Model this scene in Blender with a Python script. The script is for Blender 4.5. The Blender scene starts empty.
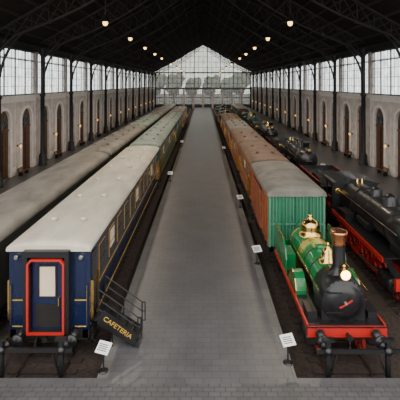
import bpy, bmesh, math, random
from mathutils import Vector, Matrix
random.seed(4)
PI=math.pi
# ---------------------------------------------------------------- materials
def mat(name,col,rough=0.6,metal=0.0,var=0.0,scale=4.0,col2=None,emit=None,estr=0,bump=0.0,coat=0.0,stretch=None):
    m=bpy.data.materials.new(name); m.use_nodes=True
    nt=m.node_tree; b=nt.nodes['Principled BSDF']
    b.inputs['Base Color'].default_value=(*col,1)
    b.inputs['Roughness'].default_value=rough
    b.inputs['Metallic'].default_value=metal
    if coat: b.inputs['Coat Weight'].default_value=coat
    if var>0 or col2:
        tc=nt.nodes.new('ShaderNodeTexCoord'); n=nt.nodes.new('ShaderNodeTexNoise')
        n.inputs['Scale'].default_value=scale; n.inputs['Detail'].default_value=6
        if stretch:
            mp=nt.nodes.new('ShaderNodeMapping'); mp.inputs['Scale'].default_value=stretch
            nt.links.new(tc.outputs['Object'],mp.inputs['Vector']); nt.links.new(mp.outputs['Vector'],n.inputs['Vector'])
        else: nt.links.new(tc.outputs['Object'],n.inputs['Vector'])
        r=nt.nodes.new('ShaderNodeValToRGB')
        c2=col2 if col2 else tuple(c*(1-var) for c in col)
        r.color_ramp.elements[0].position=0.35; r.color_ramp.elements[1].position=0.65
        r.color_ramp.elements[0].color=(*c2,1); r.color_ramp.elements[1].color=(*col,1)
        nt.links.new(n.outputs['Fac'],r.inputs['Fac']); nt.links.new(r.outputs['Color'],b.inputs['Base Color'])
        if bump:
            bp=nt.nodes.new('ShaderNodeBump'); bp.inputs['Strength'].default_value=bump
            nt.links.new(n.outputs['Fac'],bp.inputs['Height']); nt.links.new(bp.outputs['Normal'],b.inputs['Normal'])
    if emit:
        b.inputs['Emission Color'].default_value=(*emit,1); b.inputs['Emission Strength'].default_value=estr
    return m
def brick(name,c1,c2,cm,w,h,rough=0.5,mortar=0.012,bump=0.3,rot=0):
    m=bpy.data.materials.new(name); m.use_nodes=True; nt=m.node_tree; b=nt.nodes['Principled BSDF']
    tc=nt.nodes.new('ShaderNodeTexCoord'); mp=nt.nodes.new('ShaderNodeMapping'); br=nt.nodes.new('ShaderNodeTexBrick')
    mp.inputs['Rotation'].default_value=(0,0,rot)
    nt.links.new(tc.outputs['Object'],mp.inputs['Vector']); nt.links.new(mp.outputs['Vector'],br.inputs['Vector'])
    br.inputs['Scale'].default_value=1; br.inputs['Brick Width'].default_value=w; br.inputs['Row Height'].default_value=h
    br.inputs['Mortar Size'].default_value=mortar; br.inputs['Color1'].default_value=(*c1,1); br.inputs['Color2'].default_value=(*c2,1); br.inputs['Mortar'].default_value=(*cm,1)
    n=nt.nodes.new('ShaderNodeTexNoise'); n.inputs['Scale'].default_value=0.6; n.inputs['Detail'].default_value=10; n.inputs['Roughness'].default_value=0.65
    nt.links.new(tc.outputs['Object'],n.inputs['Vector'])
    mr=nt.nodes.new('ShaderNodeMapRange'); mr.inputs[1].default_value=0.3; mr.inputs[2].default_value=0.7; mr.inputs[3].default_value=0.78; mr.inputs[4].default_value=1.15
    nt.links.new(n.outputs['Fac'],mr.inputs[0])
    mx=nt.nodes.new('ShaderNodeVectorMath'); mx.operation='SCALE'
    nt.links.new(br.outputs['Color'],mx.inputs[0]); nt.links.new(mr.outputs[0],mx.inputs['Scale'])
    nt.links.new(mx.outputs[0],b.inputs['Base Color'])
    b.inputs['Roughness'].default_value=rough
    bp=nt.nodes.new('ShaderNodeBump'); bp.inputs['Strength'].default_value=bump; bp.inputs['Distance'].default_value=0.02; bp.invert=True
    nt.links.new(br.outputs['Fac'],bp.inputs['Height']); nt.links.new(bp.outputs['Normal'],b.inputs['Normal'])
    return m
M={}
M['paving']=brick('paving_stone',(0.106,0.103,0.107),(0.096,0.093,0.097),(0.062,0.061,0.062),0.6,0.3,0.36,0.010,0.06)
M['cobble']=brick('cobble_stone',(0.108,0.105,0.108),(0.084,0.082,0.084),(0.045,0.045,0.045),0.36,0.2,0.45,0.013,0.15)
M['kerb']=brick('kerb_stone',(0.155,0.148,0.136),(0.135,0.128,0.118),(0.08,0.08,0.075),1.0,1.0,0.6,0.012,0.15)
M['ballast']=mat('ballast',(0.055,0.036,0.027),0.9,var=0.6,scale=9,bump=0.6)
M['ground']=mat('ground_earth',(0.10,0.09,0.07),0.95,var=0.3,scale=0.5)
M['sleeper']=mat('sleeper_wood',(0.04,0.026,0.02),0.85,var=0.4,scale=5)
M['rail']=mat('rail_steel',(0.20,0.15,0.12),0.35,0.8,var=0.4,scale=3)
M['plaster']=mat('wall_plaster',(0.70,0.635,0.59),0.85,var=0.22,scale=1.2)
M['trim']=mat('trim_stone',(0.88,0.83,0.79),0.8,var=0.12,scale=2)
M['iron']=mat('column_iron',(0.018,0.019,0.022),0.5,0.3)
M['truss']=mat('truss_iron',(0.034,0.029,0.025),0.65,0.0)
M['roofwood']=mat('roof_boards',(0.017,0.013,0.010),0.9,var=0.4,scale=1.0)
M['doorwood']=mat('door_wood',(0.14,0.06,0.028),0.5,var=0.35,scale=3)
M['frame']=mat('window_frame',(0.12,0.13,0.13),0.6)
M['black']=mat('black_paint',(0.010,0.010,0.011),0.34,0.0,coat=0.15)
M['under']=mat('underframe_black',(0.016,0.014,0.013),0.6,0.2,var=0.4)
M['blue']=mat('navy_blue_paint',(0.006,0.014,0.052),0.25,coat=0.4,var=0.2,scale=2)
M['cream']=mat('cream_roof_paint',(0.67,0.61,0.49),0.5,col2=(0.51,0.455,0.36),scale=1.3,stretch=(1,.35,1))
M['yellow']=mat('yellow_lining',(0.55,0.33,0.05),0.45)
M['red']=mat('red_paint',(0.48,0.018,0.012),0.4,coat=0.3)
M['dred']=mat('dark_red_paint',(0.25,0.02,0.015),0.45)
M['green']=mat('loco_green_paint',(0.006,0.17,0.045),0.28,coat=0.5)
M['vgreen']=mat('van_green_paint',(0.02,0.17,0.085),0.5,var=0.25,scale=3)
M['lgreen']=mat('pale_green_beading',(0.07,0.23,0.14),0.5)
M['dgreen']=mat('dark_green_paint',(0.012,0.065,0.033),0.4,var=0.2)
M['brass']=mat('polished_brass',(0.85,0.55,0.16),0.2,1.0)
M['copper']=mat('polished_copper',(0.80,0.33,0.14),0.25,1.0)
M['steel']=mat('bright_steel',(0.5,0.5,0.5),0.3,1.0)
M['groof']=mat('grey_roof_paint',(0.27,0.24,0.20),0.5,col2=(0.16,0.142,0.118),scale=1.5,stretch=(1,.35,1))
M['groof2']=mat('slate_roof_canvas',(0.22,0.205,0.175),0.65,col2=(0.135,0.125,0.108),scale=1.2)
M['grroof']=mat('green_grey_roof_paint',(0.29,0.34,0.29),0.55,col2=(0.20,0.235,0.195),scale=1.2,stretch=(1,.35,1))
M['broof']=mat('brown_roof_canvas',(0.20,0.12,0.078),0.6,col2=(0.115,0.072,0.05),scale=1.2)
M['teak']=mat('teak_orange_panel',(0.38,0.105,0.035),0.5,var=0.45,scale=3)
M['maroon']=mat('maroon_panel',(0.26,0.04,0.025),0.45,var=0.3,scale=3)
M['gbody']=mat('grey_green_body',(0.06,0.06,0.052),0.5,var=0.3)
M['glassd']=mat('carriage_window_glass',(0.03,0.03,0.03),0.08)
M['curtain']=mat('cream_blind',(0.70,0.58,0.42),0.6)
M['white']=mat('sign_white',(0.8,0.8,0.78),0.5)
M['bulb']=mat('lamp_bulb',(1,0.8,0.4),0.4,emit=(1.0,0.58,0.18),estr=5)
M['head']=mat('headlamp_glow',(1,0.8,0.4),0.4,emit=(1.0,0.55,0.20),estr=14)
M['bulb2']=mat('lantern_bulb',(1,0.8,0.4),0.4,emit=(1.0,0.50,0.15),estr=1.8)
M['leaf']=mat('tree_foliage',(0.15,0.18,0.12),0.9,var=0.4,scale=1.5)
M['bark']=mat('tree_bark',(0.10,0.07,0.05),0.9)
def glass(name,lo,hi):
    m=bpy.data.materials.new(name); m.use_nodes=True; nt=m.node_tree; nt.nodes.clear()
    o=nt.nodes.new('ShaderNodeOutputMaterial'); t=nt.nodes.new('ShaderNodeBsdfTransparent'); d=nt.nodes.new('ShaderNodeBsdfTranslucent')
    n=nt.nodes.new('ShaderNodeTexNoise'); n.inputs['Scale'].default_value=0.7; tc=nt.nodes.new('ShaderNodeTexCoord')
    nt.links.new(tc.outputs['Object'],n.inputs['Vector'])
    r=nt.nodes.new('ShaderNodeValToRGB'); r.color_ramp.elements[0].color=(*lo,1); r.color_ramp.elements[1].color=(*hi,1)
    r.color_ramp.elements[0].position=0.3; r.color_ramp.elements[1].position=0.7
    nt.links.new(n.outputs['Fac'],r.inputs['Fac']); nt.links.new(r.outputs['Color'],t.inputs['Color'])
    d.inputs['Color'].default_value=(0.5,0.51,0.5,1)
    mx=nt.nodes.new('ShaderNodeMixShader'); mx.inputs[0].default_value=0.2
    nt.links.new(t.outputs[0],mx.inputs[1]); nt.links.new(d.outputs[0],mx.inputs[2]); nt.links.new(mx.outputs[0],o.inputs['Surface'])
    return m
M['glass']=glass('tinted_glass',(0.40,0.43,0.45),(0.84,0.88,0.90))  # uneven pane tint, put in to dim the bright sky behind
M['gglass']=glass('gable_glass',(0.24,0.25,0.23),(0.36,0.37,0.35))
# ---------------------------------------------------------------- mesh builder
class MB:
    def __init__(s): s.bm=bmesh.new(); s.mats=[]
    def mi(s,k):
        if k not in s.mats: s.mats.append(k)
        return s.mats.index(k)
    def face(s,pts,k,smooth=False):
        vs=[s.bm.verts.new(p) for p in pts]
        try:
            f=s.bm.faces.new(vs); f.material_index=s.mi(k); f.smooth=smooth
        except ValueError: pass
    def box(s,x0,x1,y0,y1,z0,z1,k):
        v=[s.bm.verts.new((x,y,z)) for x in (x0,x1) for y in (y0,y1) for z in (z0,z1)]
        for q in ((0,1,3,2),(4,6,7,5),(0,4,5,1),(2,3,7,6),(0,2,6,4),(1,5,7,3)):
            f=s.bm.faces.new([v[i] for i in q]); f.material_index=s.mi(k)
    def cbox(s,c,d,k): s.box(c[0]-d[0]/2,c[0]+d[0]/2,c[1]-d[1]/2,c[1]+d[1]/2,c[2]-d[2]/2,c[2]+d[2]/2,k)
    def rings(s,rings,k,caps=True,smooth=True):
        rr=[[s.bm.verts.new(p) for p in r] for r in rings]; n=len(rr[0])
        for a,b in zip(rr,rr[1:]):
            for i in range(n):
                f=s.bm.faces.new((a[i],a[(i+1)%n],b[(i+1)%n],b[i])); f.material_index=s.mi(k); f.smooth=smooth
        if caps:
            for r in (rings[0],rings[-1]): s.face(r,k)
    def lathe(s,o,axis,prof,k,seg=24,smooth=True,caps=True):
        a=Vector(axis).normalized(); u=a.orthogonal().normalized(); w=a.cross(u); o=Vector(o)
        R=[]
        for r,h in prof:
            r=max(r,0.001)
            R.append([o+a*h+u*(r*math.cos(2*PI*i/seg))+w*(r*math.sin(2*PI*i/seg)) for i in range(seg)])
        s.rings(R,k,caps,smooth)
    def cyl(s,p0,p1,r,k,seg=12,r1=None):
        p0=Vector(p0);p1=Vector(p1); d=p1-p0
        s.lathe(p0,d,[(r,0),(r1 if r1 is not None else r,d.length)],k,seg)
    def bar(s,p0,p1,w,h,k):
        p0=Vector(p0);p1=Vector(p1); a=(p1-p0).normalized()
        up=Vector((0,1,0)) if abs(a.y)<0.9 else Vector((1,0,0))
        u=a.cross(up).normalized()*(h/2); v=u.cross(a).normalized()*(w/2)
        R=[[p+u+v,p+u-v,p-u-v,p-u+v] for p in (p0,p1)]
        s.rings(R,k,True,False)
    def tube(s,pts,r,k,seg=8):
        for a,b in zip(pts,pts[1:]): s.cyl(a,b,r,k,seg)
    def prof(s,pts,y0,y1,k,smooth=False):
        s.rings([[ (x,y0,z) for x,z in pts],[(x,y1,z) for x,z in pts]],k,True,smooth)
    def profx(s,pts,x0,x1,k):
        s.rings([[ (x0,y,z) for y,z in pts],[(x1,y,z) for y,z in pts]],k,True,False)
    def mesh(s,name):
        bmesh.ops.recalc_face_normals(s.bm,faces=s.bm.faces)
        me=bpy.data.meshes.new(name); s.bm.to_mesh(me); s.bm.free()
        for k in s.mats: me.materials.append(M[k])
        return me
    def obj(s,name,loc=(0,0,0),rot=(0,0,0)):
        return place(s.mesh(name),name,loc,rot)
def place(me,name,loc=(0,0,0),rot=(0,0,0),parent=None):
    o=bpy.data.objects.new(name,me); o.location=loc; o.rotation_euler=rot
    bpy.context.collection.objects.link(o)
    if parent: o.parent=parent
    return o
HW=20.0; YE=166.0; RZ=-0.5; BAY=10.4; Y0B=6.4
bays=[Y0B+BAY*i for i in range(16)]   # last 162.4
# ---------------------------------------------------------------- ground, platforms, tracks
b=MB(); b.box(-150,150,-60,420,-1.2,-0.68,'ground'); b.obj('ground')
b=MB(); b.box(-12.2,12.2,13.2,YE,-0.68,-0.62,'ballast'); b.obj('floor_trackbed')
b=MB()
b.box(-19.98,19.98,-6,12.95,-0.68,0,'cobble'); b.box(-19.98,19.98,12.95,13.2,-0.68,0.0,'paving'); b.obj('floor')
b=MB()
b.box(-3.15,2.75,13.2,YE-.02,-0.62,0,'paving'); b.box(-3.5,-3.15,13.2,YE-.02,-0.62,0,'kerb'); b.box(2.75,3.1,13.2,YE-.02,-0.62,0,'kerb')
b.obj('platform')
for sx,nm in ((-1,'l'),(1,'r')):
    b=MB(); b.box(min(sx*12.5,sx*19.8),max(sx*12.5,sx*19.8),13.2,YE-.02,-0.68,0,'paving')
    b.box(min(sx*12.2,sx*12.5),max(sx*12.2,sx*12.5),13.2,YE-.02,-0.68,0,'kerb'); b.obj('platform')
XL1,XL2,XR1,XR2=-5.75,-9.75,5.16,9.95
b=MB()
for i in range(250):
    y=0.4+i*0.6; b.cbox((0,y,-0.12),(2.5,0.24,0.14),'sleeper')
for x in (-0.8,0.8):
    b.prof([(x-.07,-.06),(x+.07,-.06),(x+.07,-.04),(x+.02,-.03),(x+.035,-.015),(x+.035,0),(x-.035,0),(x-.035,-.015),(x-.02,-.03),(x-.07,-.04)],0.1,150.5,'rail')
tm=b.mesh('railway_track')
for x in (XL1,XL2,XR1,XR2): place(tm,'railway_track',(x,13.3,RZ))
# ---------------------------------------------------------------- side walls
AW=1.3; AH=7.0; SP=AH-AW
def side_wall(sx,nm):
    b=MB(); X=sx*HW; XD=sx*(HW+0.3)
    def half(u0,u1):
        c=(u0+u1)/2
        b.face([(X,u0,0),(X,c-AW,0),(X,c-AW,8.4),(X,u0,8.4)],'plaster')
        b.face([(X,u1,0),(X,c+AW,0),(X,c+AW,8.4),(X,u1,8.4)],'plaster')
        N=14; arc=[(c-AW*math.cos(PI*i/N),SP+AW*math.sin(PI*i/N)) for i in range(N+1)]
        for (ya,za),(yb,zb) in zip(arc,arc[1:]):
            b.face([(X,ya,za),(X,yb,zb),(X,yb,8.4),(X,ya,8.4)],'plaster')
        path=[(c-AW,0)]+arc+[(c+AW,0)]
        for (ya,za),(yb,zb) in zip(path,path[1:]):
            b.face([(X,ya,za),(X,yb,zb),(XD,yb,zb),(XD,ya,za)],'plaster')
        o2=AW+0.3
        arc2=[(c-o2*math.cos(PI*i/N),SP+o2*math.sin(PI*i/N)) for i in range(N+1)]
        p1=[(c-AW,0)]+arc+[(c+AW,0)]; p2=[(c-o2,0)]+arc2+[(c+o2,0)]
        XT=sx*(HW-0.1)
        for i in range(len(p1)-1):
            a,bb,cc,d=p1[i],p1[i+1],p2[i+1],p2[i]
            b.face([(XT,*a),(XT,*bb),(XT,*cc),(XT,*d)],'trim')
            b.face([(XT,*cc),(XT,*d),(X,*d),(X,*cc)],'trim')
            b.face([(XT,*a),(XT,*bb),(X,*bb),(X,*a)],'trim')
    for y in bays[:-1]:
        half(y,y+BAY/2); half(y+BAY/2,y+BAY)
    half(bays[-1]-0.0,YE)
    xi=lambda d: sx*(HW-d)
    def bx(d0,d1,y0,y1,z0,z1,k):
        a,c=xi(d0),xi(d1); b.box(min(a,c),max(a,c),y0,y1,z0,z1,k)
    bx(-0.5,0.18,Y0B,YE,8.0,8.45,'trim'); bx(-0.5,0.1,Y0B,YE,7.75,8.0,'trim')
    bx(-0.5,0.06,Y0B,YE,13.5,14.3,'iron')
    bx(-0.6,-0.46,Y0B,YE,-0.6,8.0,'plaster')
    for y in bays:
        bx(-0.5,0.14,y-0.5,y+0.5,0,8.0,'plaster')
        bx(-0.5,0.05,y-0.4,y+0.4,8.4,13.5,'plaster')
        bx(0.0,0.1,y+BAY/2-0.3,y+BAY/2+0.3,0,7.75,'plaster')
    o=b.obj(nm)
    b=MB(); 
    for y in bays[:-1]:
        for q in (0,1):
            c=y+BAY*(0.25+0.5*q)
            for (u0,u1) in ((y+0.5+q*4.7,c-AW-.3),(c+AW+.3,y+5.0+q*4.9)):
                bx(0,0.08,u0,u1,0,0.9,'trim')
    b.obj('baseboard_'+nm.split('_')[1])
side_wall(-1,'wall_left'); side_wall(1,'wall_right')
# doors (arched, wood with fanlight)
def door_mesh():
    b=MB(); N=14
    path=[(-AW,0)]+[(-AW*math.cos(PI*i/N),SP+AW*math.sin(PI*i/N)) for i in range(N+1)]+[(AW,0)]
    b.face([(0,y,z) for y,z in path],'doorwood')
    b.box(-0.08,0.02,-AW,AW,SP-0.9,SP-0.7,'doorwood')
    for y in (-1.15,-0.62): 
        for z in (0.3,1.7,3.1):
            b.box(-0.05,0,y+.02,y+.45,z,z+1.2,'doorwood')
            b.box(-0.05,0,-y-.45,-y-.02,z,z+1.2,'doorwood')
    b.box(-0.06,0.0,-0.04,0.04,0,SP-.8,'under')
    for i in range(1,6):
        a=PI*i/6; b.bar((-0.03,0,SP-.7),(-0.03,-AW*.95*math.cos(a),SP-.7+ (AW+.6)*.95*math.sin(a)),0.06,0.06,'frame')
    for y0,y1 in ((-1.1,-.1),(.1,1.1)):
        b.box(-0.02,-0.005,y0,y1,SP-.6,SP+.25,'glassd')
    return b.mesh('door')
dm=door_mesh(); n=1
for sx in (-1,1):
    for y in bays[:-1]:
        for q in (.25,.75):
            o=place(dm,f'door_{n}',(sx*(HW+0.22),y+BAY*q,0),(0,0,0 if sx>0 else PI)); n+=1
# windows
def win_mesh():
    b=MB(); W=BAY/2-0.4; z0,z1=8.45,13.5
    b.face([(0,-W,z0),(0,W,z0),(0,W,z1),(0,-W,z1)],'glass')
    for i in range(5):
        y=-W+2*W*i/4; b.box(-.05,.05,y-.08,y+.08,z0,z1,'frame')
    for i in range(4):
        ya=-W+2*W*i/4
        for j in (1,2):
            y=ya+2*W/4*j/3; b.box(-.015,.015,y-.02,y+.02,z0,z1,'frame')
    for j in range(6):
        z=z0+(z1-z0)*j/5; b.box(-.02,.02,-W,W,z-.022,z+.022,'frame')
    b.box(-.1,.1,-W,W,z0,z0+.15,'frame'); b.box(-.1,.1,-W,W,z1-.15,z1,'frame')
    b.box(-.06,.06,-W,W,12.32,12.43,'frame')
    return b.mesh('window')
wm=win_mesh(); n=1
for sx in (-1,1):
    for y in bays[:-1]:
        place(wm,f'window_{n}',(sx*(HW+0.1),y+BAY/2,0)); n+=1
# columns
def col_mesh():
    b=MB()
    b.lathe((0,0,0),(0,0,1),[(.5,0),(.5,.25),(.42,.3),(.42,1.2),(.34,1.3),(.26,1.5),(.24,8.2),(.34,8.35),(.34,8.5),(.22,8.6),(.22,13.0),(.42,13.3),(.42,13.9)],'iron',16)
    return b.mesh('column')
cm=col_mesh()
for sx in (-1,1):
    for y in bays: place(cm,'iron_column',(sx*(HW-0.75),y,0))
# roof
EZ=14.3; RG=26.0; EX=20.6
def roofz(x): return EZ+(RG-EZ)*(1-abs(x)/EX)
b=MB()
for sx in (-1,1):
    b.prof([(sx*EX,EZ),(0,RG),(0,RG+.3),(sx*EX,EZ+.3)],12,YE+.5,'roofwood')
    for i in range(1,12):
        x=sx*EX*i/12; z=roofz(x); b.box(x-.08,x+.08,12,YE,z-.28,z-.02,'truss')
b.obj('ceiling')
# trusses
def truss_mesh():
    b=MB(); N=12
    for sx in (-1,1):
        def top(t): x=19.3*(1-t); return Vector((sx*x,0,roofz(x)-.35))
        def low(t):
            x=19.3*(1-t); d=1.0+1.3*math.sin(PI*min(1,t*1.02))*1.0
            if t==0: return Vector((sx*19.3,0,12.6))
            return Vector((sx*x,0,roofz(x)-.35-d))
        for i in range(N):
            t0,t1=i/N,(i+1)/N
            b.bar(top(t0),top(t1),.3,.16,'truss'); b.bar(low(t0),low(t1),.3,.14,'truss')
            b.bar(top(t1),low(t1),.1,.07,'truss'); b.bar(top(t0),low(t1),.1,.06,'truss'); b.bar(low(t0),top(t1),.1,.06,'truss')
        P=[]
        for i in range(11):
            a=PI/2*i/10
            P.append(Vector((sx*(19.2-5.0*(1-math.cos(a))),0,9.3+6.2*math.sin(a))))
        for p,q in zip(P,P[1:]): b.bar(p,q,.22,.16,'iron')
        for i in (3,5,7,9): b.bar(P[i],Vector((sx*19.3,0,P[i].z+.2)) if i<6 else low(0.12*(i-5)/2.0+.02),.08,.08,'iron')
    return b.mesh('truss')
tmh=truss_mesh()
for y in bays:
    if y>12: place(tmh,'roof_truss',(0,y,0))
# far wall: glazed ground storey between iron/stone piers
b=MB()
b.box(-20.4,20.4,YE,YE+.5,7.5,8.2,'frame')
for i in range(11):
    x=-20+4*i; b.box(x-.4,x+.4,YE,YE+.5,-.6,7.5,'plaster')
b.box(-20.4,20.4,YE+.2,YE+.4,3.9,4.2,'frame'); b.box(-20.4,20.4,YE+.2,YE+.4,-.6,1.3,'gbody')
b.face([(-20.4,YE+.3,1.3),(20.4,YE+.3,1.3),(20.4,YE+.3,7.5),(-20.4,YE+.3,7.5)],'gglass')
for i in range(41):
    x=-20+i; b.box(x-.05,x+.05,YE+.2,YE+.36,1.3,7.5,'frame')
for z in (2.6,5.3,6.4): b.box(-20.4,20.4,YE+.22,YE+.36,z-.05,z+.05,'frame')
b.obj('wall_back')
b=MB()
x=-19.8
b.face([(-20.4,YE+.25,8.2),(20.4,YE+.25,8.2),(20.4,YE+.25,EZ),(0,YE+.25,RG-.1),(-20.4,YE+.25,EZ)],'gglass')
while x<=19.9:
    thick=.12 if round((x+19.8)/1.8)%3 else .3
    b.box(x-thick/2,x+thick/2,YE+.1,YE+.35,8.2,roofz(x)-.1,'frame'); x+=1.8
for z in (10,12.2,14.4,16.6,18.8,21,23.2):
    xx=20.3 if z<EZ else EX*(1-(z-EZ)/(RG-EZ))-.1
    b.box(-xx,xx,YE+.12,YE+.33,z-.06 if z!=14.4 else z-.25,z+.06 if z!=14.4 else z+.25,'frame')
b.obj('window_gable')
# ---------------------------------------------------------------- lamps
b=MB()
b.cyl((0,0,0.42),(0,0,5.2),.02,'black',6)
b.lathe((0,0,0),(0,0,1),[(.42,0.05),(.38,.12),(.2,.3),(.09,.42)],'black',20,caps=False)
b.lathe((0,0,0),(0,0,1),[(.01,-.14),(.14,-.10),(.2,0.02),(.14,.12),(.05,.2)],'bulb',14)
lm=b.mesh('pendant_lamp')
y=30.3
while y<160:
    for x in (-7.4,6.6):
        o=place(lm,'pendant_lamp',(x,y,14.3))
        o.scale=(1,1,(roofz(x)-14.4)/5.2)
        L=bpy.data.lights.new('lamp_light','SPOT'); L.energy=1750; L.color=(1.0,0.85,0.66); L.spot_size=math.radians(165); L.spot_blend=0.6; L.shadow_soft_size=.4
        lo=place(L,'lamp_light',(0,0,-.25),parent=o)
    y+=10.4 if y<70 else 20.8
b=MB()
b.box(0,.1,-.08,.08,-.1,.1,'black'); b.bar((0.05,0,0),(.4,0,.15),.04,.04,'black')
b.lathe((.4,0,-.1),(0,0,1),[(.05,-.15),(.11,.0),(.10,.2),(.03,.28)],'bulb2',12)
b.lathe((.4,0,-.1),(0,0,1),[(.2,.24),(.03,.34)],'black',12)
sm=b.mesh('wall_lantern')
for sx in (-1,1):
    for y in bays:
        if y>12 and y<158: place(sm,'wall_lantern',(sx*(HW-.1),y+BAY/2,3.1),(0,0,0 if sx<0 else PI))
# ---------------------------------------------------------------- rolling stock
def wheel(b,x,y,r,k='under',spokes=0,tyre='steel'):
    s=1 if x>0 else -1
    if not spokes:
        b.lathe((x-s*.07,y,r),(s,0,0),[(r,0),(r,.05),(r*.94,.14),(r*.8,.12),(r*.3,.09),(.12,.17),(.01,.17)],k,24)
    else:
        b.lathe((x-s*.07,y,r),(s,0,0),[(r*.86,0),(r,0),(r,.13),(r*.86,.13),(r*.86,0)],k,28,caps=False)
        b.lathe((x-s*.08,y,r),(s,0,0),[(.15,0),(.15,.16),(.01,.17)],k,14)
        for i in range(spokes):
            a=2*PI*i/spokes; b.bar((x,y,r),(x,y+.9*r*math.cos(a),r+.9*r*math.sin(a)),.06,.06,k)
def buffers(b,y,d,z=1.08,xs=(-.98,.98),k='black'):
    for x in xs:
        b.lathe((x,y,z),(0,d,0),[(.16,0),(.14,.3),(.08,.32),(.08,.5),(.24,.52),(.23,.57),(.01,.6)],k,20)
def bogie(b,y):
    for yy in (y-1.25,y+1.25):
        for x in (-.8,.8): wheel(b,x,yy,.48)
        b.cyl((-.8,yy,.48),(.8,yy,.48),.08,'under')
        for x in (-1.05,1.05):
            b.cbox((x,yy,.5),(.16,.3,.32),'under'); b.lathe((x,yy-.35,.78),(0,0,1),[(.1,-.2),(.1,.15)],'under',8); b.lathe((x,yy+.35,.78),(0,0,1),[(.1,-.2),(.1,.15)],'under',8)
    for x in (-1.05,1.05): b.profx([(y-1.9,.75),(y-1.5,.5),(y-.8,.65),(y,.45),(y+.8,.65),(y+1.5,.5),(y+1.9,.75),(y+1.9,.9),(y-1.9,.9)],x-.06,x+.06,'under')
def carriage(name,X,Y,L,W=2.9,side='blue',roof='cream',end=None,wb=1.0,wt=4.05,rt=4.45,win=True,trimk='yellow',kind='bogie',vents=True,gang=True,ribs=True,glass='glassd',planks=False,flat=0):
    b=MB(); end=end or side; h=W/2
    b.box(-h+.01,h-.01,.1,L-.1,wb,wt,side)
    b.prof([(-h-.01,wb),(-h-.01,wt),(h+.01,wt),(h+.01,wb),(h-.1,wb-.12),(-h+.1,wb-.12)],.04,.16,end); b.prof([(-h-.01,wb),(-h-.01,wt),(h+.01,wt),(h+.01,wb)],L-.16,L-.04,end)
    N=20; e=h+.09
    def arc(hh,dz=0,ww=e):
        pts=[]
        for i in range(N+1):
            a=PI*i/N; c=math.cos(a); pts.append((-ww*c, wt+dz+hh*(math.sin(a)**.8)))
        return pts
    H=rt-wt
    R=[]
    for yy,f,wf in ((-.12,.55,.98),(-.06,.8,1),(.15,.97,1),(.5,1,1),(L-.5,1,1),(L-.15,.97,1),(L+.06,.8,1),(L+.12,.55,.98)):
        R.append([(x,yy,z) for x,z in arc(H*f,0,e*wf)+[(e*wf,wt-.06),(-e*wf,wt-.06)]])
    b.rings(R,roof,True,True)
    if ribs:
        y=2.0
        while y<L-1:
            p=arc(H+.012); 
            for (xa,za),(xb,zb) in zip(p[1:-2],p[2:-1]): b.face([(xa,y,za),(xb,y,zb),(xb,y+.05,zb),(xa,y+.05,za)],roof)
            y+=2.3
    for s in (-1,1): b.box(s*e-.03,s*e+.03,0,L,wt-.1,wt-.03,side)
    if vents:
        y=2.2
        while y<L-1.5:
            z=wt+H*(math.sin(math.acos(.42))**.8)
            for s in (-1,1):
                b.lathe((s*h*.42,y,z-.05),(0,0,1),[(.12,0),(.12,.12),(.17,.14),(.13,.22),(.01,.24)],roof,10)
            y+=3.6
    for s in (-1,1):
        xs=s*h
        def sb(d,y0,y1,z0,z1,k): b.box(min(xs,xs+s*d),max(xs,xs+s*d),y0,y1,z0,z1,k)
        if trimk:
            for z in (wb+.12,wb+1.12,wt-.22): sb(.015,.15,L-.15,z,z+.045,trimk)
        if win:
            n=max(2,int((L-2)/1.75)); st=(L-2.0)/n
            for i in range(n):
                c=1.0+st*(i+.5)
                if trimk: sb(.02,c-.51,c+.51,wb+1.38,wt-.43,trimk)
                sb(.03,c-.49,c+.49,wb+1.40,wt-.45,side)
                sb(.035,c-.44,c+.44,wb+1.45,wt-.50,glass)
                sb(.045,c-.46,c+.46,wb+1.98,wb+2.02,side)
                if i%4==1: sb(.040,c-.42,c+.42,wb+1.75,wt-.52,'curtain')
            for c in (.55,L-.55): 
                sb(.03,c-.35,c+.35,wb+.05,wt-.3,side); sb(.04,c-.25,c+.25,wb+1.4,wt-.5,glass)
                sb(.12,c-.42,c-.38,wb+.3,wb+1.8,'brass'); sb(.12,c+.38,c+.42,wb+.3,wb+1.8,'brass')
        else:
            n=int(L/.9)
            for i in range(n+1):
                y=.1+(L-.3)*i/n; sb(.05,y,y+.08,wb,wt-.1,side)
            sb(.09,L/2-1,L/2+1,wb+.1,wt-.3,side); sb(.1,L/2-1.8,L/2+1.8,wt-.3,wt-.2,'under')
        sb(-.25,.0,L,wb-.28,wb,'under')
        for c in (.55,L-.55):
            sb(.18,c-.35,c+.35,.45,.5,'under'); sb(.1,c-.35,c-.31,.45,wb,'under'); sb(.1,c+.31,c+.35,.45,wb,'under'); sb(.14,c-.35,c+.35,.75,.79,'under')
    if planks:
        n=16
        for i in range(n+1):
            x=-h+.06+(W-.12)*i/n; b.box(x-.022,x+.022,-.02,.05,wb,wt,'lgreen' if planks=='g' else end)
        b.box(-h,h,-.05,.05,wt-.08,wt+.02,'white'); b.box(-h,-h+.12,-.05,.05,wb,wt,'lgreen'); b.box(h-.12,h,-.05,.05,wb,wt,'lgreen')
        b.box(-h,h,-.04,.05,wb+1.2,wb+1.28,'lgreen')
        for x in (-.75,0,.75): b.box(x-.06,x+.06,-.06,.05,wb,wt,'vgreen')
    b.box(-h+.05,h-.05,0,.2,wb-.35,wb,'under'); b.box(-h+.05,h-.05,L-.2,L,wb-.35,wb,'under')
    for s in (-1,1): b.box(s*.5-.08,s*.5+.08,.1,L-.1,wb-.35,wb,'under')
    buffers(b,.0,-1,wb-.08 if wb<1.2 else 1.08); buffers(b,L,1,wb-.08 if wb<1.2 else 1.08)
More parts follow.
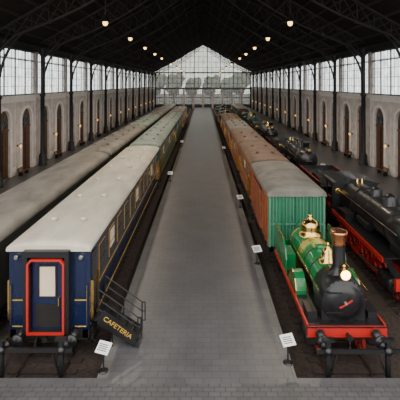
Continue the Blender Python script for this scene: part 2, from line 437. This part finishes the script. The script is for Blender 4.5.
    if gang:
        b.box(-.84,-.68,-.34,.05,wb+.0,wt-.2,'black'); b.box(.68,.84,-.34,.05,wb,wt-.2,'black'); b.box(-.84,.84,-.34,.05,wt-.2,wt+.02,'black')
        f=-.36
        pts=[(-.69,wb+.05),(-.69,wt-.42),(-.55,wt-.25),(.55,wt-.25),(.69,wt-.42),(.69,wb+.05)]
        inn=[(-.62,wb+.12),(-.62,wt-.45),(-.51,wt-.32),(.51,wt-.32),(.62,wt-.45),(.62,wb+.12)]
        for i in range(6):
            j=(i+1)%6
            b.face([(pts[i][0],f-.04,pts[i][1]),(pts[j][0],f-.04,pts[j][1]),(inn[j][0],f-.04,inn[j][1]),(inn[i][0],f-.04,inn[i][1])],'red')
            b.face([(inn[i][0],f-.04,inn[i][1]),(inn[j][0],f-.04,inn[j][1]),(inn[j][0],f+.05,inn[j][1]),(inn[i][0],f+.05,inn[i][1])],'red')
            b.face([(inn[i][0],f+.05,inn[i][1]),(inn[j][0],f+.05,inn[j][1]),(inn[j][0],f+.3,inn[j][1]),(inn[i][0],f+.3,inn[i][1])],'under')
            b.face([(pts[i][0],f-.04,pts[i][1]),(pts[j][0],f-.04,pts[j][1]),(pts[j][0],f+.1,pts[j][1]),(pts[i][0],f+.1,pts[i][1])],'red')
        b.box(-.58,.58,-.12,-.06,wb+.1,wt-.3,side)
        b.box(-.46,.46,-.14,-.1,wb+.2,wb+1.05,'under')
        b.box(-.34,.34,-.15,-.11,wb+1.3,wb+2.5,'under'); b.box(-.28,.28,-.17,-.13,wb+1.36,wb+2.44,'curtain')
        b.box(.40,.44,-.2,-.12,wb+1.0,wb+1.3,'brass')
        for s in (-1,1):
            x0,x1=sorted((s*.95,s*1.38))
            b.box(x0,x1,.0,.05,wb+1.1,wb+1.125,trimk or side); b.box(x0,x1,.0,.05,wb+.12,wb+.14,trimk or side)
            b.box(x0+.04,x1-.04,.01,.05,wb+1.3,wt-.45,side)
            b.cyl((s*1.42,-.06,wb+.2),(s*1.42,-.06,wb+1.7),.018,'brass',6)
            b.lathe((s*1.2,.03,wt-.3),(0,-1,0),[(.09,0),(.1,.12),(.07,.15)],'steel',12)
            b.tube([(s*.4,-.02,wb-.1),(s*.45,-.18,wb-.35),(s*.42,-.2,wb-.6)],.035,'under')
        b.box(-.9,.9,-.34,.0,wb-.02,wb+.04,'under')
    b.lathe((0,0,wb-.1),(0,-1,0),[(.05,0),(.05,.35),(.1,.38),(.1,.45)],'under',8)
    if kind=='bogie':
        bogie(b,3.2); bogie(b,L-3.2)
        for c,w in ((L/2-2.5,1.6),(L/2,1.8),(L/2+3,1.3)):
            for s in (-1,1): b.cbox((s*.95,c,.62),(.6,w,.5),'under')
        for s in (-1,1):
            b.bar((s*.6,5.5,wb-.3),(s*.6,8,.4),.06,.06,'under'); b.bar((s*.6,8,.4),(s*.6,L-8,.4),.06,.06,'under'); b.bar((s*.6,L-8,.4),(s*.6,L-5.5,wb-.3),.06,.06,'under')
    else:
        for y in (L*.2,L*.8) if L<9.2 else (L*.17,L*.5,L*.83):
            for x in (-.8,.8): wheel(b,x,y,.5,'under',10)
            b.cyl((-.8,y,.5),(.8,y,.5),.08,'under')
            for s in (-1,1):
                b.cbox((s*1.02,y,.5),(.16,.28,.3),'under'); b.profx([(y-.25,.35),(y+.25,.35),(y+.12,wb-.05),(y-.12,wb-.05)],s*.98-.04,s*.98+.04,'under')
                b.profx([(y-.7,wb-.1),(y,.68),(y+.7,wb-.1),(y+.7,wb-.17),(y,.78),(y-.7,wb-.17)],s*1.02-.05,s*1.02+.05,'under')
    return b.obj(name,(X,Y,RZ))
# left track 1
carriage('sleeping_car',XL1,14.95,23.2,3.0,rt=4.36)
carriage('passenger_carriage',XL1,39.6,22.5,2.9,'dgreen','grroof',vents=True)
carriage('passenger_carriage',XL1,63.6,20,2.9,'dgreen','grroof',trimk=None)
carriage('passenger_carriage',XL1,85.2,20,2.9,'teak','groof')
# left track 2
for i,(L,sd,rf) in enumerate(((21,'gbody','groof'),(22,'gbody','groof'),(18,'dgreen','grroof'),(20,'teak','groof'),(20,'gbody','grroof'))):
    carriage('express_carriage',XL2,13.9+sum((21,22,18,20,20)[:i])+1.4*i,L,2.9,sd,rf,trimk=None,wt=3.85,rt=4.4,vents=(i!=0),ribs=True)
# right track 1 wagons
carriage('goods_van',XR1,22.0,7.7,3.1,'teak','groof2',end='vgreen',wb=1.25,wt=4.1,rt=4.55,win=False,kind='w',vents=False,gang=False,trimk=None,planks='g')
carriage('third_class_carriage',XR1,31.0,9.0,3.0,'teak','broof',wb=1.25,wt=4.1,rt=4.5,kind='w',gang=False,vents=True,trimk='yellow')
carriage('third_class_carriage',XR1,41.3,10.5,3.0,'teak','broof',wb=1.25,wt=4.05,rt=4.45,kind='w',gang=False,vents=True,trimk='yellow')
carriage('first_class_carriage',XR1,53.2,12,3.0,'maroon','groof2',wb=1.25,wt=4.05,rt=4.45,kind='w',gang=False,vents=True)
carriage('first_class_carriage',XR1,66.6,14,2.9,'teak','broof',wb=1.25,wt=4.0,rt=4.4,kind='bogie',gang=False)
# ---------------------------------------------------------------- steam locomotives
def arch_pts(yc,r,z0,n=14): return [(yc-r*math.cos(PI*i/n),z0+r*math.sin(PI*i/n)) for i in range(n+1)]
def small_loco(X,Y):
    b=MB(); zc=2.2
    b.box(-1.43,1.43,0,.16,1.06,1.44,'red'); b.box(-1.45,1.45,-.02,.0,1.04,1.08,'black'); b.box(-1.45,1.45,-.02,.0,1.42,1.46,'black')
    buffers(b,0,-1,1.24,(-1.0,1.0))
    for s in (-1,1): b.lathe((s*1.0,0,1.24),(0,-1,0),[(.2,0),(.2,.04)],'dred',20)
    b.lathe((0,0,1.2),(0,-1,0),[(.06,0),(.05,.2),(.11,.22),(.11,.28)],'under',10)
    for i in range(3): b.lathe((0,-.22,1.0-.16*i),(1,0,0),[(.07,-.02),(.07,.02)],'under',10)
    for s in (-1,1):
        b.box(s*.62-.04,s*.62+.04,.1,6.6,.75,1.3,'dred')
        b.box(s*1.08-.04,s*1.08+.04,.1,6.6,.95,1.3,'green')
    b.box(-1.40,1.40,.1,6.7,1.40,1.47,'black')
    for s in (-1,1): b.box(s*1.40-.03,s*1.40+.03,.1,6.7,1.32,1.49,'red')
    # smokebox
    b.lathe((0,.35,zc),(0,1,0),[(.80,0),(.83,.05),(.83,1.15),(.70,1.2)],'black',36)
    b.lathe((0,.35,zc),(0,-1,0),[(.79,-.01),(.70,.03),(.62,.05),(.60,.09),(.3,.14),(.02,.15)],'black',36)
    b.lathe((0,.2,zc),(0,-1,0),[(.07,0),(.05,.08),(.02,.12)],'steel',12); b.bar((0,.1,zc),(.22,.1,zc+.16),.03,.05,'red'); b.bar((0,.1,zc),(-.24,.1,zc-.12),.03,.05,'red')
    for a in (-.5,.5): b.box(-.72,-.1,.2,.24,zc+a*.7-.025,zc+a*.7+.025,'black')
    for i in range(24):
        a=2*PI*i/24; b.lathe((.76*math.cos(a),.33,zc+.76*math.sin(a)),(0,-1,0),[(.02,0),(.015,.03)],'black',6)
    b.prof([(-.8,1.42),(-.82,zc),(.82,zc),(.8,1.42)],.42,1.4,'black')
    b.tube([(-.9,4.6,zc+.35),(-.9,.5,zc+.35)],.02,'brass'); b.tube([(.9,4.6,zc+.35),(.9,.5,zc+.35)],.02,'brass')
    b.lathe((0,1.5,zc),(0,1,0),[(.69,0),(.69,3.0)],'green',36)
    for y in (1.56,2.5,3.45,4.3): b.lathe((0,y,zc),(0,1,0),[(.70,0),(.705,.0),(.705,.08),(.70,.08)],'black',36)
    # chimney
    z0=zc+.75
    b.lathe((0,.92,z0),(0,0,1),[(.42,-.02),(.36,.06),(.27,.22),(.24,.34),(.235,1.25)],'black',24)
    b.lathe((0,.92,z0+1.10),(0,0,1),[(.235,0),(.26,.02),(.25,.1),(.28,.3),(.32,.44),(.34,.5),(.30,.54),(.2,.54)],'copper',24)
    b.box(-.13,.13,.2,.45,zc+.80,zc+.86,'black'); zl=zc+1.03
    b.lathe((0,.3,zl),(0,-1,0),[(.14,-.12),(.19,-.1),(.19,.1),(.21,.13)],'brass',18); b.lathe((0,.3,zl),(0,-1,0),[(.17,.0),(.17,.14),(.08,.19)],'head',18)
    b.lathe((0,.35,zl+.16),(0,0,1),[(.1,0),(.07,.08),(.1,.1),(.02,.16)],'brass',12)
    # safety-valve dome (brass)
    b.lathe((0,2.25,zc+.62),(0,0,1),[(.40,-.05),(.36,.06),(.26,.12),(.24,.38),(.2,.5),(.1,.58),(.06,.66),(.09,.72),(.02,.8)],'brass',24)
    # sandbox
    b.lathe((0,3.3,zc+.62),(0,0,1),[(.3,-.05),(.24,.08),(.22,.2),(.24,.24),(.05,.30)],'green',20)
    # firebox + big brass dome
    for (y0,y1,r,k) in ((4.3,5.9,.80,'green'),(4.28,4.38,.82,'brass'),(5.82,5.92,.82,'brass')):
        b.prof([(-r,1.42)]+[(-r*math.cos(PI*i/16),zc+r*math.sin(PI*i/16)) for i in range(17)]+[(r,1.42)],y0,y1,k,True)
    b.lathe((0,5.0,zc+.77),(0,0,1),[(.58,-.08),(.54,.02),(.44,.10),(.42,.2),(.45,.36),(.42,.5),(.30,.62),(.16,.70),(.10,.80),(.12,.86),(.08,.92),(.02,.95)],'brass',30)
    for s in (-1,1):
        x0,x1=sorted((s*.9,s*1.32))
        b.profx(arch_pts(2.9,.72,1.45),x0,x1,'green')
        xx=sorted((s*1.32,s*1.345)); b.profx([(y,z) for y,z in arch_pts(2.9,.73,1.45)]+[(y,z) for y,z in reversed(arch_pts(2.9,.67,1.45))],xx[0],xx[1],'brass')
        b.profx([(4.0,1.45),(4.0,2.1),(4.2,2.6),(4.6,2.85),(6.6,2.85),(6.6,1.45)],s*1.36-.03,s*1.36+.03,'green')
        b.bar((s*1.36,4.6,2.88),(s*1.36,6.6,2.88),.07,.05,'brass')
        b.profx([(4.4,1.45),(4.4,2.2),(5.5,2.2),(5.5,1.45)],*sorted((s*.85,s*1.3)),'green')
        b.box(*sorted((s*.95,s*1.3)),.5,1.3,1.47,1.72,'black')
        b.lathe((s*1.12,.5,.68),(0,1,0),[(.01,0),(.25,.02),(.27,.06),(.27,.95),(.2,1.0)],'black',20)
        b.lathe((s*1.12,.46,.68),(0,1,0),[(.15,0),(.22,.03)],'under',20)
        b.bar((s*1.14,1.4,.68),(s*1.14,2.9,.9),.06,.08,'steel'); b.bar((s*1.18,2.9,.9),(s*1.18,4.75,.9),.05,.1,'steel')
        wheel(b,s*.8,.95,.48,'dred',10); wheel(b,s*.8,2.9,.82,'dred',16); wheel(b,s*.8,4.75,.82,'dred',16)
        b.box(s*1.2-.15,s*1.2+.15,6.2,6.5,.5,.55,'black'); b.box(s*1.3-.02,s*1.3+.02,6.2,6.5,.5,1.4,'black')
        b.cyl((s*1.33,6.55,1.4),(s*1.33,6.55,2.9),.02,'brass',6)
        b.profx([(.7,.4),(1.2,.4),(1.1,1.0),(.8,1.0)],s*1.04-.03,s*1.04+.03,'red')
    for y in (.95,2.9,4.75): b.cyl((-.8,y,.48 if y<1 else .82),(.8,y,.48 if y<1 else .82),.07,'dred')
    b.box(-1.3,1.3,6.6,6.7,1.4,2.0,'green'); b.lathe((0,6.7,1.1),(0,1,0),[(.06,0),(.06,.12)],'under',8)
    for z,x in ((2.5,-.2),(2.5,.2),(2.1,0),(2.8,0)): b.lathe((x,5.9,z),(0,1,0),[(.09,0),(.09,.05)],'brass',12)
    return b.obj('steam_locomotive',(X,Y,RZ))
small_loco(XR1+.04,14.4)
def big_loco(X,Y,paint='black',accent='red',L=11.5,tender=True,dome='black'):
    b=MB(); zc=2.95; r=.88; rb=1.95
    b.box(-1.45,1.45,0,.2,1.05,1.55,accent); buffers(b,0,-1,1.1)
    b.box(-1.5,1.5,1.2,L-2.4,rb,rb+.06,paint)
    for s in (-1,1):
        b.box(s*1.5-.03,s*1.5+.03,1.2,L-2.4,rb-.16,rb+.08,accent); b.bar((s*1.3,.15,1.55),(s*1.3,1.2,rb),.3,.05,paint)
        b.box(s*.6-.05,s*.6+.05,.1,L,.7,1.5,accent)
    b.lathe((0,.6,zc),(0,1,0),[(r*.98,0),(r*1.04,.06),(r*1.04,1.7),(r,1.75)],paint,32)
    b.lathe((0,.6,zc),(0,-1,0),[(r*.9,0),(r*.8,.06),(r*.4,.18),(.02,.22)],paint,32); b.bar((-.3,.36,zc),(.3,.36,zc),.04,.05,'steel')
    b.lathe((0,2.3,zc),(0,1,0),[(r,0),(r,L-5.9)],paint,32)
    for i in range(5): b.lathe((0,2.5+i*1.2,zc),(0,1,0),[(r+.01,0),(r+.015,.0),(r+.015,.05),(r+.01,.05)],'under',32)
    b.prof([(-.95,1.6)]+[(-.95*math.cos(PI*i/14),zc+.95*math.sin(PI*i/14)) for i in range(15)]+[(.95,1.6)],L-4.2,L-2.4,paint,True)
    b.prof([(-.6,1.3),(-.8,zc),(.8,zc),(.6,1.3)],.8,2.2,paint)
    b.lathe((0,1.35,zc+r-.08),(0,0,1),[(.45,0),(.34,.12),(.28,.25),(.28,.7),(.36,.75),(.36,.85),(.25,.86)],paint,24)
    b.lathe((0,3.6,zc+r-.08),(0,0,1),[(.45,0),(.4,.1),(.38,.45),(.25,.6),(.02,.66)],dome,24)
    b.lathe((0,5.4,zc+r-.08),(0,0,1),[(.4,0),(.36,.1),(.34,.4),(.2,.52),(.02,.56)],paint,24)
    for s in (-.15,.15): b.lathe((s,L-3.2,zc+.9),(0,0,1),[(.08,0),(.06,.3),(.02,.35)],'brass',10)
    b.lathe((0,.4,zc+r+.15),(0,-1,0),[(.12,-.1),(.15,.12),(.13,.13)],'brass',14); b.box(-.1,.1,.3,.75,zc+r-.1,zc+r+.05,paint)
    for s in (-1,1):
        x0,x1=sorted((s*1.42,s*1.47))
        b.box(x0,x1,L-2.4,L-.3,1.5,2.7,paint); b.box(x0,x1,L-2.4,L-2.1,2.7,3.75,paint); b.box(x0,x1,L-1.3,L-1.1,2.7,3.75,paint); b.box(x0,x1,L-2.4,L-.6,3.6,3.75,paint)
        b.box(x0,x1,L-2.1,L-1.3,2.66,2.72,accent)
        b.box(x0-.012,x1+.012,L-1.9,L-.9,2.0,2.25,accent)
        b.cyl((s*1.43,L-.35,1.5),(s*1.43,L-.35,3.2),.02,'brass',6)
        b.tube([(s*(r+.12),L-2.5,zc+.25),(s*(r+.12),.9,zc+.25)],.02,'steel')
        b.lathe((s*1.15,.7,.95),(0,1,0),[(.3,0),(.36,.05),(.36,1.1),(.3,1.15)],paint,20); b.lathe((s*1.15,.65,.95),(0,1,0),[(.2,0),(.3,.06)],'under',20)
        ys=[3.0,4.75,6.5,8.25]
        for y in ys: wheel(b,s*.8,y,.78,accent if accent=='red' else 'dred',14)
        wheel(b,s*.8,1.3,.45,'dred',10)
        b.bar((s*1.12,ys[0],.6),(s*1.12,ys[-1],.6),.06,.12,'red'); b.bar((s*1.2,1.8,.95),(s*1.2,ys[1],.62),.06,.1,'steel')
        b.lathe((s*.75,4.4,rb+.35),(0,1,0),[(.2,0),(.2,1.6)],paint,14) ; b.box(s*1.2-.25,s*1.2+.25,6.3,7.6,rb,rb+.5,paint)
    for y in [3.0,4.75,6.5,8.25]: b.cyl((-.8,y,.78),(.8,y,.78),.08,'under')
    b.cyl((-.8,1.3,.45),(.8,1.3,.45),.07,'under')
    b.box(-1.42,1.42,L-2.42,L-2.36,1.6,3.75,paint)
    for s in (-1,1): b.lathe((s*1.1,L-2.42,3.2),(0,-1,0),[(.2,0),(.22,.03),(.17,.04)],'brass',16); b.lathe((s*1.1,L-2.43,3.2),(0,-1,0),[(.17,.0),(.16,.02)],'glassd',16)
    b.prof([(-1.5+3*i/12,3.75+.28*math.sin(PI*i/12)) for i in range(13)]+[(1.5,3.68),(-1.5,3.68)],L-2.6,L-.2,paint,True)
    b.box(-1.3,1.3,L-2.4,L,1.4,1.5,paint)
    if tender:
        t=L+.25; T=6.5
        b.box(-1.45,1.45,t,t+T,1.15,1.4,paint)
        for s in (-1,1): b.box(s*1.47-.02,s*1.47+.02,t,t+T,1.1,1.25,accent)
        b.box(-1.4,1.4,t+.2,t+T-.1,1.4,2.75,paint)
        for s in (-1,1):
            b.prof([(s*1.4,2.7),(s*1.46,3.05),(s*1.42,3.05),(s*1.36,2.7)],t+.3,t+T-.1,paint); b.bar((s*1.44,t+.3,3.06),(s*1.44,t+T-.1,3.06),.06,.05,accent)
            b.box(s*1.41-.01,s*1.41+.01,t+1.5,t+4.5,1.9,2.3,accent)
            for y in (t+1.2,t+3.2,t+5.2):
                wheel(b,s*.8,y,.52,'dred',10); b.cbox((s*1.05,y,.55),(.15,.3,.3),'under'); b.profx([(y-.7,1.12),(y,.72),(y+.7,1.12),(y+.7,1.02),(y,.64),(y-.7,1.02)],s*1.05-.05,s*1.05+.05,'under')
        b.box(-1.4,1.4,t+T-.14,t+T-.08,2.7,3.05,paint)
        b.profx([(t+1,2.75),(t+1.6,3.1),(t+3,3.2),(t+4.2,2.75)],-1.15,1.15,'under')
        for y in (t+1.2,t+3.2,t+5.2): b.cyl((-.8,y,.52),(.8,y,.52),.07,'under')
        b.box(-1.4,1.4,t+T,t+T+.15,1.05,1.45,accent); buffers(b,t+T+.15,1,1.1)
        b.lathe((0,t+5.2,2.75),(0,0,1),[(.3,0),(.3,.15),(.05,.2)],paint,16)
    return b.obj('steam_locomotive',(X,Y,RZ))
big_loco(XR2,17.6,L=11)
big_loco(XR2,37.2,accent='dred',L=11)
big_loco(XR2,57.2,'black','red',L=11,dome='brass')
big_loco(XR2,77.2,'dgreen','red',L=11,dome='brass')
big_loco(XR1,82.5,'black','red',L=11,dome='brass')
big_loco(XR1,102.5,'black','dred',L=11)
carriage('passenger_carriage',XR2,98.5,20,2.9,'dgreen','groof')
# ---------------------------------------------------------------- buffer stops
def bstop(X,Y):
    b=MB()
    for s in (-1.02,1.02):
        b.box(s-.07,s+.07,0,.14,0,1.5,'black'); b.box(s-.16,s+.16,-.04,.2,0,.08,'black')
        b.lathe((s,.14,1.15),(0,1,0),[(.12,0),(.1,.06),(.2,.08),(.2,.12)],'black',18)
        b.lathe((s,0,1.15),(0,-1,0),[(.13,0),(.11,.05),(.02,.08)],'black',18)
        b.box(s-.2,s+.2,-.02,.16,1.48,1.56,'black')
        b.bar((s,.07,.12),(s+(.3 if s<0 else -.3),.07,.98),.06,.06,'black')
    b.box(-1.4,1.4,.03,.11,1.06,1.2,'black')
    return b.obj('buffer_stop',(X,Y,RZ))
bstop(XL1-.1,13.56); bstop(XR1+.1,13.5)
# ---------------------------------------------------------------- cafeteria stairs
b=MB(); n=5; x0,x1=-2.4,-3.85; rise=1.02
for i in range(n):
    xa=x0+(x1-x0)*i/n; xb=x0+(x1-x0)*(i+1)/n; z=rise*(i+1)/n
    b.box(xb-.02,xa,14.75,15.75,z-.05,z,'under')
b.box(-4.0,-3.83,14.75,15.75,rise-.05,rise,'under')
for y in (14.72,15.76):
    b.bar((x0-.08,y,.12),(x1,y,rise-.05),.05,.2,'black')
    for f in (0,.5,1):
        x=x0+(x1-x0)*f; z=rise*f; b.cyl((x,y,z if f else 0.004),(x,y,z+1.12),.025,'black',8)
    for h in (.4,.76,1.12):
        b.tube([(x0+.12,y,h),(x0,y,h),(x1,y,rise+h)],.022,'black')
    b.cyl((x0+.12,y,.4),(x0+.12,y,1.12),.022,'black',8)
for x in (-3.35,): 
    for y in (14.8,15.7): b.cyl((x,y,0.004),(x,y,.6),.03,'black',8)
st=b.obj('boarding_stairs')
b=MB(); b.box(-.80,.80,-.02,.02,-.21,.21,'black'); me=b.mesh('sign_board')
slope=math.atan(rise/(x0-x1))
sg=place(me,'sign_board',(-3.12,14.66,.78),(0,slope,0),st)
cu=bpy.data.curves.new('sign_text','FONT'); cu.body='CAFETERIA'; cu.size=.25; cu.align_x='CENTER'; cu.align_y='CENTER'; cu.extrude=.003
cu.materials.append(M['yellow'])
tx=place(cu,'sign_text',(0,-.03,0),(PI/2,0,0),sg)
# ---------------------------------------------------------------- info panels
b=MB(); b.cyl((0,0,0),(0,0,.75),.03,'black',8); b.lathe((0,0,0),(0,0,1),[(.16,0),(.16,.03),(.04,.05)],'black',14)
b.rings([[(-.24,-.16,.70),(.24,-.16,.70),(.24,-.14,.67),(-.24,-.14,.67)],[(-.24,.16,.92),(.24,.16,.92),(.24,.18,.89),(-.24,.18,.89)]],'white',True,False)
for i in range(4):
    f=.2+.16*i; y=-.16+.32*f; z=.705+.22*f; b.face([(-.19,y,z+.004),(.15,y,z+.004),(.15,y+.02,z+.018),(-.19,y+.02,z+.018)],'under')
im=b.mesh('information_panel')
for p,r in (((-3.36,13.5),-.35),((2.95,13.9),.3),((2.92,21.6),.3),((2.92,31.5),.3),((-3.28,40),0),((2.92,56),.3),((-3.28,62),0),((13.2,30),0),((13.2,44),0),((-13.2,48),0),((-13.2,62),0),((13.2,60),0)):
    place(im,'information_panel',(p[0],p[1],0),(0,0,r))
# benches on the side platforms
b=MB()
for y in (-.7,.7):
    b.box(-.22,.22,y-.03,y+.03,0,.42,'black'); b.bar((-.2,y,.42),(-.3,y,.85),.06,.05,'black')
for i in range(4): b.box(-.22+.115*i,-.12+.115*i,-.9,.9,.42,.46,'doorwood')
for z in (.55,.7): b.box(-.29,-.25,-.9,.9,z,z+.1,'doorwood')
bm_=b.mesh('bench')
for y in (42.8,53.2,63.6,74,84.4): 
    place(bm_,'platform_bench',(-19.2,y,0)); place(bm_,'platform_bench',(19.2,y,0),(0,0,PI))
# trees outside
def tree(x,y,h):
    b=MB(); b.cyl((0,0,-.0),(0,0,h*.5),.35,'bark',10,.2)
    for i in range(9):
        a=i*2.4; rr=h*.22*(i%3)/2
        c=Vector((rr*math.cos(a),rr*math.sin(a),h*(.45+.055*i))); R=h*.2
        m=bmesh.ops.create_icosphere(b.bm,subdivisions=2,radius=R)
        for v in m['verts']:
            v.co=v.co*(1+random.uniform(-.18,.18))+c
        mi=b.mi('leaf')
        for v in m['verts']:
            for f in v.link_faces: f.material_index=mi
    b.obj('tree',(x,y,-.68))
for x,y,h in ((-16,215,15),(-6,220,13),(4,218,14),(13,214,13),(20,222,16),(-26,220,15)): tree(x,y,h)
# ---------------------------------------------------------------- world
w=bpy.data.worlds.new('sky'); bpy.context.scene.world=w; w.use_nodes=True
bg=w.node_tree.nodes['Background']; bg.inputs['Color'].default_value=(1.0,0.98,0.955,1); bg.inputs['Strength'].default_value=3.3
# ---------------------------------------------------------------- camera
cam=bpy.data.cameras.new('camera'); cam.sensor_width=36; cam.lens=36; cam.shift_x=-3/400; cam.shift_y=-116/400; cam.clip_end=900
co=bpy.data.objects.new('camera',cam); co.location=(0,0,9.7); co.rotation_euler=(PI/2,0,0); bpy.context.collection.objects.link(co)
bpy.context.scene.camera=co
